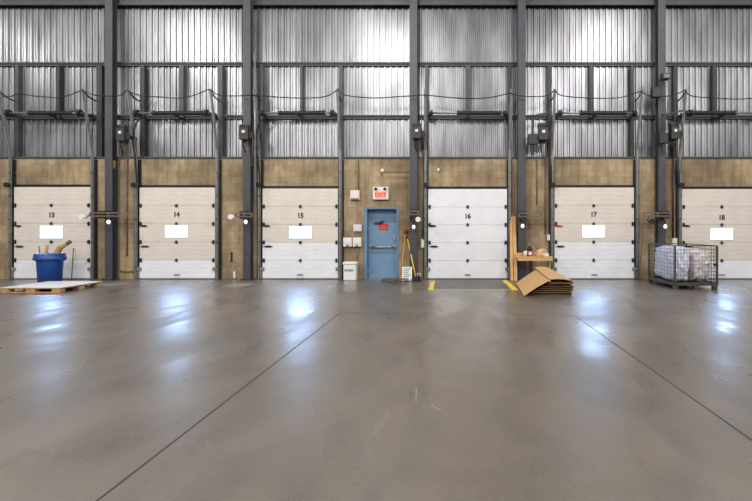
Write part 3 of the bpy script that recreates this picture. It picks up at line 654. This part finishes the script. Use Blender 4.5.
f0 = [bm.verts.new((a, Yb - .08, z)) for a, z in vs]; f1 = [bm.verts.new((a, Yb + .1, z)) for a, z in vs]
bm.faces.new(f0); bm.faces.new(f1[::-1])
for i in range(6): bm.faces.new((f0[i], f0[(i + 1) % 6], f1[(i + 1) % 6], f1[i]))
obj('body', bm, 'black', t)
bm = new(); tube(bm, [(x1 - .12, Yb, .17), (x1 - .12, Yb, .26), (x1 - .02, Yb, .26), (x1 - .02, Yb, .15)], .016); obj('handle', bm, 'lavender', t, 'pale handle')

# ------------------------------------------------------------------ floor markings and leveller plate at door 16
def flat(name, x0, x1, y0, y1, m, lab, cat, z=.004, kind='structure'):
    bm = new(); box(bm, x0, x1, y0, y1, .0005, z); return tag(obj(name, bm, m), lab, cat, kind=kind)
flat('leveler_plate', X(434, 14.7) + .06, 1.74, 12.52, 14.86, 'plate', 'dark steel dock leveller plate in the floor before door 16', 'dock leveller', .006)
flat('trim_21', -.63, -.46, 12.3, 14.3, 'yellow', 'broad yellow stripe beside the leveller plate towards the blue door', 'floor marking')
flat('trim_22', 1.79, 1.96, 12.3, 14.6, 'yellow', 'broad yellow stripe beside the leveller plate towards the cardboard', 'floor marking')
flat('trim_23', -.46, 1.79, 12.42, 12.47, 'yellow', 'thin yellow line across the floor before dock door 16', 'floor marking')
flat('trim_24', X(702, 12.5), X(702, 12.5) + 1.3, 12.46, 12.52, 'yellow', 'thin yellow line on the floor beside the wire cage', 'floor marking')
joint('trim_25', [(X(318, 13.0), 13.1), (X(336, 14.6), 14.6)], .05, 'pale line on the floor near the white bin')  # narrow strip paler than the slab
bpy.data.objects['trim_25'].data.materials[0] = M['whiteline']
for k, (a, b) in enumerate((((416.3, 388), (416.0, 402)), ((431, 405), (441, 411)))):
    def fl(px, py): d = DW * 51 / (py - 228); return (X(px, d), d)
    joint('trim_%d' % (26 + k), [fl(*a), fl(*b)], 0.008, ('thin pale upright scratch on the open floor', 'short pale slanting scratch on the open floor')[k])
    bpy.data.objects['trim_%d' % (26 + k)].data.materials[0] = M['whiteline']
for n, l, r in ((13, 14, 90), (14, 139, 215), (15, 262, 338), (17, 555, 634), (18, 690, 761)):
    flat('leveler_plate', X(l) + .3, X(r) - .3, 12.9, 14.86, 'plate2', 'smooth steel dock leveller plate in the floor before door %d' % n, 'dock leveller', .004) if False else None

# ------------------------------------------------------------------ lumber, shelf and things on it
for k, (xa, xb, top, lab) in enumerate(((2.055, 2.15, 2.30, 'pale timber plank leaning on the wall nearest dock door 16'), (2.165, 2.275, 2.18, 'pale timber plank leaning on the wall nearest the column'))):
    bm = new(); y0 = 14.40; ln = math.hypot(top, 14.95 - y0); ang = math.atan2(14.95 - y0, top)
    rot = Matrix.Rotation(-ang, 3, 'X') @ Matrix.Rotation(math.radians(1.0 - k * .4), 3, 'Y')
    box(bm, xa, xb, y0 + (14.95 - y0) / 2 - .02, y0 + (14.95 - y0) / 2 + .018, top / 2 - ln / 2 + .005, top / 2 + ln / 2 + .005, .003, rot)
    tag(obj('timber_plank', bm, 'wood', None, None, (xa, y0, 0)), lab, 'plank', 'timber planks leaning on the wall')
YS0, YS1 = 14.12, 14.46
zsh = Z(256.3, 14.3)
sx0, sx1 = X(516.5, 14.3), X(551.5, 14.3)
t = thing('work_shelf', 'pale wooden shelf on a black post beside the leaning planks', 'shelf', ((sx0 + sx1) / 2, 14.3, 0))
bm = new(); box(bm, sx0, sx1, YS0, YS1, zsh - .045, zsh, .005); obj('top', bm, 'wood', t)
bm = new(); box(bm, sx0 + .01, sx1 - .01, YS0 + .01, YS0 + .035, zsh - .14, zsh - .045, .004); obj('apron', bm, 'wood', t)
bm = new(); a = X(531, 14.3); box(bm, a - .05, a + .05, 14.26, 14.36, 0.02, zsh - .045); box(bm, a - .16, a + .16, 14.16, 14.44, 0, .02); obj('post', bm, 'black', t, 'black steel post')
bm = new(); box(bm, sx1 - .05, sx1 - .01, YS1 - .06, YS1 - .02, 0.0, zsh - .045); obj('leg', bm, 'wood', t)
bm = new(); box(bm, sx0, sx0 + .35, YS1 - .03, YS1, zsh, zsh + .11, .004); obj('back_board', bm, 'wood', t)
z = zsh
b = thing('spray_bottle', 'red bottle with black shoulder and grey nozzle on the wooden shelf', 'bottle', (X(530, 14.3), 14.3, z)); cx = X(529.7, 14.3)
bm = new(); lathe(bm, cx, 14.3, [(.075, z), (.085, z + .01), (.085, z + .22), (.07, z + .25)]); obj('body', bm, 'red', b)
bm = new(); lathe(bm, cx, 14.3, [(.086, z + .19), (.086, z + .25), (.06, z + .31), (.03, z + .33)]); obj('shoulder', bm, 'black', b)
bm = new(); lathe(bm, cx, 14.3, [(.028, z + .33), (.028, z + .40)], 14); box(bm, cx - .07, cx + .03, 14.28, 14.32, z + .4, z + .45, .01); obj('nozzle', bm, 'grey', b)
bm = new(); box(bm, cx - .05, cx + .05, 14.21, 14.216, z + .05, z + .15); obj('sticker', bm, 'white', b, 'white sticker')
bm = new(); cx = X(525, 14.3); lathe(bm, cx, 14.24, [(.05, z), (.068, z + .18), (.06, z + .18), (.045, z + .01)]); tag(obj('cup', bm, 'cream', None, None, (cx, 14.24, z)), 'cream paper cup beside the red bottle on the shelf', 'cup')
def blob(cx, cy, cz, sx, sy, sz, sd, amp, fr, sub=4):
    bm = new(); bmesh.ops.create_icosphere(bm, subdivisions=sub, radius=1)
    for v in bm.verts:
        p = v.co.copy(); m_ = max(abs(p.x), abs(p.y), abs(p.z)); p = p.lerp(p / m_, .55)
        q = noise.noise(p * fr + Vector((sd, sd * 2, 0))) + .5 * noise.noise(p * fr * 2.3 + Vector((sd, 0, sd)))
        p *= 1 + amp * q
        v.co = Vector((cx + p.x * sx, cy + p.y * sy, max(cz - sz * .97, cz + p.z * sz)))
    return bm
bm = blob(X(541, 14.3), 14.28, z + .1, .17, .12, .105, 3.1, .35, 2.2)
for v in bm.verts:                                # crumpled paper rises to a peak
    d = max(0, 1 - abs(v.co.x - X(543, 14.3)) / .17)
    if v.co.z > z + .05: v.co.z += .06 * d
tag(obj('paper_bag', bm, 'crumple', None, None, (X(541, 14.3), 14.28, z)), 'crumpled brown paper bag on the wooden shelf', 'paper bag')
bm = blob(X(546.6, 14.2), 14.2, z + .05, .07, .05, .052, 8.1, .35, 2.2, 3)
tag(obj('tissue', bm, 'white', None, None, (X(546.6, 14.2), 14.2, z)), 'small crumpled white tissue beside the brown paper bag', 'tissue')

# ------------------------------------------------------------------ flattened cardboard
random.seed(21)
def folded(name, sect, y0, y1, m, lab, th=.012, jit=0.0):
    """a bent board: sect = list of (x,z) across, swept from y0 to y1; shear shifts the far end"""
    bm = new(); n = len(sect)
    def ring(y, dx, dz):
        return [bm.verts.new((x + dx, y, zz + dz)) for x, zz in sect]
    dx = jit
    A, B = ring(y0, 0, 0), ring(y1, dx, 0); A2, B2 = ring(y0, 0, th), ring(y1, dx, th)
    for i in range(n - 1):
        bm.faces.new((A[i], B[i], B[i + 1], A[i + 1])); bm.faces.new((A2[i], A2[i + 1], B2[i + 1], B2[i]))
        bm.faces.new((A[i], A[i + 1], A2[i + 1], A2[i])); bm.faces.new((B[i], B2[i], B2[i + 1], B[i + 1]))
    bm.faces.new((A[0], A2[0], B2[0], B[0])); bm.faces.new((A[-1], B[-1], B2[-1], A2[-1]))
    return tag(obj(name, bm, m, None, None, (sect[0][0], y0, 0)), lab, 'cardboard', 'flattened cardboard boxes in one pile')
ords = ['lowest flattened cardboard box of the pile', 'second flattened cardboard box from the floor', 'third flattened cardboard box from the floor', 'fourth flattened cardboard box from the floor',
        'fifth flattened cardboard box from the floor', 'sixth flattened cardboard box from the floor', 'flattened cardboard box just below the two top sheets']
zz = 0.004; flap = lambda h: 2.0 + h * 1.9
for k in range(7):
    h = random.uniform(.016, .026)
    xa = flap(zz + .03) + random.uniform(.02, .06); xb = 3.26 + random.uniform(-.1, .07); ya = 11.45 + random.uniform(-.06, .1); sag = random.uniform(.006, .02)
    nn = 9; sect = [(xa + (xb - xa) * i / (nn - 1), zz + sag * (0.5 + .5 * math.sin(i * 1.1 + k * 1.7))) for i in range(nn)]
    folded('cardboard_sheet', sect, ya, ya + 2.5, 'cardshade', ords[k] + ', edge on under the fold', h, random.uniform(.13, .2))
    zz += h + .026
def quad_sheet(name, c00, c10, c11, c01, th, m, lab, bend=0.0, N=8):
    """sheet between four corners with a soft bow"""
    bm = new(); C = [Vector(c) for c in (c00, c10, c11, c01)]; top, bot = [], []
    for i in range(N + 1):
        u = i / N; ra, rb = [], []
        for j in range(N + 1):
            v = j / N
            p = C[0] * (1 - u) * (1 - v) + C[1] * u * (1 - v) + C[2] * u * v + C[3] * (1 - u) * v
            p = p + Vector((0, 0, bend * math.sin(math.pi * u)))
            ra.append(bm.verts.new(p + Vector((0, 0, th)))); rb.append(bm.verts.new(p))
        top.append(ra); bot.append(rb)
    for i in range(N):
        for j in range(N):
            bm.faces.new((top[i][j], top[i + 1][j], top[i + 1][j + 1], top[i][j + 1])); bm.faces.new((bot[i][j], bot[i][j + 1], bot[i + 1][j + 1], bot[i + 1][j]))
    for i in range(N):
        for (T, B2) in ((top, bot),):
            bm.faces.new((T[i][0], B2[i][0], B2[i + 1][0], T[i + 1][0])); bm.faces.new((T[i][N], T[i + 1][N], B2[i + 1][N], B2[i][N]))
            bm.faces.new((T[0][i], T[0][i + 1], B2[0][i + 1], B2[0][i])); bm.faces.new((T[N][i], B2[N][i], B2[N][i + 1], T[N][i + 1]))
    return bm
t = thing('folded_cardboard', 'tan folded cardboard sheet sloping from the pile down to the floor', 'cardboard', (2.0, 11.2, 0), 'flattened cardboard boxes in one pile')
obj('side_flap', quad_sheet('', (1.93, 11.15, .012), (2.6, 11.35, .372), (2.72, 13.6, .44), (2.12, 13.7, .012), .012, 'card', '', .02), 'card', t)
obj('top_flap', quad_sheet('', (2.6, 11.35, .372), (2.68, 11.37, .365), (2.80, 13.6, .43), (2.72, 13.6, .44), .012, 'card', '', .0), 'card', t)
t = thing('folded_cardboard', 'tan cardboard sheet lying folded over the top of the pile', 'cardboard', (3.0, 11.6, 0), 'flattened cardboard boxes in one pile')
obj('top_flap', quad_sheet('', (2.67, 11.5, .40), (3.30, 11.6, .36), (3.16, 13.9, .50), (2.74, 13.9, .50), .012, 'card', '', .025), 'card', t)
obj('side_flap', quad_sheet('', (3.30, 11.6, .36), (3.34, 11.62, .31), (3.24, 13.9, .43), (3.16, 13.9, .50), .012, 'card', '', .0), 'card', t)

# ------------------------------------------------------------------ wire cage with wrapped bundles
cx0, cx1, cy0, cy1, cz0, cz1 = 6.52, 7.74, 12.42, 14.05, .17, 1.27
t = thing('wire_cage', 'dark olive wire mesh cage full of film wrapped bundles', 'cage', ((cx0 + cx1) / 2, (cy0 + cy1) / 2, 0))
bm = new()
for (a, b) in (((cx0, cy0), (cx1, cy0)), ((cx1, cy0), (cx1, cy1)), ((cx1, cy1), (cx0, cy1)), ((cx0, cy1), (cx0, cy0))):
    bar(bm, [(a[0], a[1], cz0 - .02), (b[0], b[1], cz0 - .02)], .07)
for k in range(1, 4): q = cx0 + (cx1 - cx0) * k / 4; bar(bm, [(q, cy0, cz0 - .03), (q, cy1, cz0 - .03)], .04)
box(bm, cx0, cx1, cy0, cy1, cz0 - .015, cz0 - .005)
obj('base', bm, 'cagewire', t)
for qx in (cx0, cx1):
    for qy in (cy0, cy1):
        bm = new(); bar(bm, [(qx, qy, cz0 - .02), (qx, qy, cz1)], .045); obj('post', bm, 'cagewire', t)
for qx in (cx0 + .03, (cx0 + cx1) / 2, cx1 - .06):
    for qy in (cy0 + .03, cy1 - .03):
        bm = new(); box(bm, qx - .06, qx + .06, qy - .06, qy + .06, 0, cz0 - .05, .008); obj('foot', bm, 'cagewire', t)
def mesh_panel(a, b):
    bm = new(); A, B = Vector((a[0], a[1], 0)), Vector((b[0], b[1], 0)); ln = (B - A).length
    n = int(ln / .085)
    for k in range(1, n):
        p = A.lerp(B, k / n); tube(bm, [(p.x, p.y, cz0), (p.x, p.y, cz1)], 0.0052, 5)
    for k in range(0, 11):
        z = cz0 + .02 + (cz1 - cz0 - .02) * k / 10; tube(bm, [(a[0], a[1], z), (b[0], b[1], z)], .014 if k in (0, 10) else 0.0052, 5)
    return bm
for a, b in (((cx0, cy0), (cx1, cy0)), ((cx0, cy1), (cx1, cy1)), ((cx0, cy0), (cx0, cy1)), ((cx1, cy0), (cx1, cy1))):
    obj('mesh_panel', mesh_panel(a, b), 'cagewire', t)
bm = new(); box(bm, cx1 - .1, cx1 + .02, cy0 - .03, cy0 + .02, .68, .76, .006); obj('latch', bm, 'dark', t)
for (px0, px1, py0, py1, h, sd, m, lab) in ((6.55, 7.12, 12.47, 14.02, 1.06, 1.3, 'film1', 'lilac white film wrapped bundle in the wire cage nearest door 17'),
                                            (7.13, 7.71, 12.47, 14.0, .98, 5.7, 'film2', 'pinkish clear film wrapped bundle in the wire cage nearest door 18')):
    bm = blob((px0 + px1) / 2, (py0 + py1) / 2, .18 + h / 2, (px1 - px0) / 2 * .88, (py1 - py0) / 2 * .92, h / 2, sd, .11, 2.6, 5)
    tag(obj('wrapped_bundle', bm, m, None, None, ((px0 + px1) / 2, (py0 + py1) / 2, .18)), lab, 'bundle', 'film wrapped bundles in the cage')

# ------------------------------------------------------------------ pallet, sheet, blue bin
PX0, PX1, PY0, PY1 = -12.36, -10.71, 11.77, 13.2
t = thing('wooden_pallet', 'weathered wooden block pallet under a white sheet before the blue bin', 'pallet', ((PX0 + PX1) / 2, (PY0 + PY1) / 2, 0))
for i in range(3):
    for j in range(3):
        bx = PX0 + (PX1 - PX0 - .24) * i / 2; by = PY0 + (PY1 - PY0 - .16) * j / 2
        bm = new(); box(bm, bx, bx + .24, by, by + .16, .02, .095, .004); obj('block', bm, 'palletwood', t)
for j in range(3):
    by = PY0 + (PY1 - PY0 - .16) * j / 2
    bm = new(); box(bm, PX0, PX1, by, by + .14, .0, .02, .003); obj('bottom_board', bm, 'palletwood', t)
for i in range(3):
    bx = PX0 + (PX1 - PX0 - .24) * i / 2
    bm = new(); box(bm, bx + .05, bx + .19, PY0, PY1, .095, .115, .003); obj('stringer_board', bm, 'palletwood', t)
for k in range(9):
    by = PY0 + (PY1 - PY0 - .11) * k / 8
    bm = new(); box(bm, PX0, PX1, by, by + .11, .115, .137, .003); obj('deck_board', bm, 'palletwood', t)
bm = quad_sheet('', (PX0 - .02, PY0 + .0, .138), (PX1 + .01, PY0 + .01, .138), (PX1 + .0, PY1, .138), (PX0, PY1, .138), .008, 'sheet', '', .004)
tag(obj('cover_sheet', bm, 'sheet', None, None, (PX0, PY0, .138)), 'flat white sheet lying on the wooden pallet', 'sheet')
YB_ = 14.05; cx = X(50, YB_); s = S * YB_ / 15
t = thing('waste_bin', 'tall round blue bin with flared rim behind the wooden pallet', 'bin', (cx, YB_, 0))
zr = Z(253.5, YB_)
bm = new(); lathe(bm, cx, YB_, [(.28, 0), (.30, .01), (.345, zr - .12), (.35, zr - .02), (.33, zr - .02), (.285, .05), (.05, .04)], 36); obj('body', bm, 'bin', t)
bm = new(); lathe(bm, cx, YB_, [(.35, zr - .2), (.415, zr - .2), (.42, zr - .17), (.385, zr), (.36, zr + .01), (.332, zr - .02), (.345, zr - .06)], 36); obj('rim', bm, 'bin', t)
for sgn in (-1, 1):
    bm = new(); box(bm, cx + sgn * .4 - .05, cx + sgn * .4 + .05, YB_ - .1, YB_ + .1, zr - .24, zr - .14, .02); obj('handle', bm, 'bin', t)
# things standing in the bin
t = thing('paper_tube', 'tan cardboard tube leaning out of the blue bin', 'tube', (cx, YB_, .1))
bm = new(); a, b = Vector((cx - .05, YB_, .1)), Vector(pp(69.5, 242, YB_ - .1)); m0 = Vector(pp(57, 254, YB_ - .05))
tube(bm, [a, m0, pp(60, 247.5, YB_ - .1), pp(65, 245, YB_ - .1), b], [.07, .085, .085, .06, .05], 14); obj('body', bm, 'tan', t)
bm = new(); d = (b - Vector(pp(65, 245, YB_ - .1))).normalized(); tube(bm, [b - d * .08, b + d * .03], .06, 14); obj('end_band', bm, 'rustpipe', t, 'darker end of the tube')
for (ax, ay, bx, by, r, m, lab, nm) in ((39, 246, 40, 256, .016, 'rustpipe', 'thinnest dark stick poking up from the blue bin', 'stick'), (47.5, 245, 45.5, 256, .04, 'tan', 'short thick stick poking up from the blue bin middle', 'stick')):
    bm = new(); A, B = Vector(pp(ax, ay, YB_)), Vector(pp(bx, by, YB_)); e = B + (B - A).normalized() * .55
    tube(bm, [A, B, (e.x, e.y, max(e.z, .1))], r, 8); tag(obj(nm, bm, m, None, None, tuple(B)), lab, 'stick', 'sticks in the blue bin')
bm = new(); tube(bm, [pp(73.5, 248, 14.86), (X(71.5, 14.6), 14.6, .0)], .016, 8)
tag(obj('broom_handle', bm, 'rustpipe'), 'thin brown stick leaning on dock door 13 beside the blue bin', 'stick')

# ------------------------------------------------------------------ light
w = bpy.data.worlds.new('hall ambience'); SC.world = w; w.use_nodes = True
bg = w.node_tree.nodes['Background']
bg.inputs['Color'].default_value = (0.96, 0.97, 1.0, 1); bg.inputs['Strength'].default_value = 0.28
def lamp(x, y, z, power, r=.45, col=(1.0, 0.97, 0.93)):
    d = bpy.data.lights.new('high_bay_light', 'POINT'); d.energy = power; d.shadow_soft_size = r; d.color = col
    o = bpy.data.objects.new('high_bay_light', d); COL.objects.link(o); o.location = (x, y, z)
for x, p in ((-21.5, .7), (-12.25, 1), (-2.94, 1), (7.35, 1), (17, .7)):
    lamp(x, 9.0, 10.6, 880 * p)
    lamp(x, 0.0, 10.6, 1900 * p)
    lamp(x, -8.0, 10.6, 1500 * p)
def beam(src, dst, power):  # spot added to make the bright floor streaks near the column feet
    d = bpy.data.lights.new('added_floor_spot', 'SPOT'); d.energy = power; d.spot_size = math.radians(30); d.spot_blend = .6; d.shadow_soft_size = .05; d.color = (.85, .93, 1)
    o = bpy.data.objects.new('added_floor_spot', d); COL.objects.link(o); o.location = src
    o.rotation_euler = (Vector(dst) - Vector(src)).to_track_quat('-Z', 'Y').to_euler()
beam((X(246, 14.2), 14.2, 1.85), (X(239, 13.5), 13.5, 0), 110)
beam((X(109, 14.2), 14.2, 1.85), (X(112, 13.7), 13.7, 0), 80)
SC.view_settings.view_transform = 'Standard'; SC.view_settings.look = 'None'; SC.view_settings.gamma = 1.0
SC.view_settings.use_curve_mapping = False; SC.view_settings.exposure = 0.0
SC.cycles.use_denoising = True; SC.cycles.max_bounces = 6
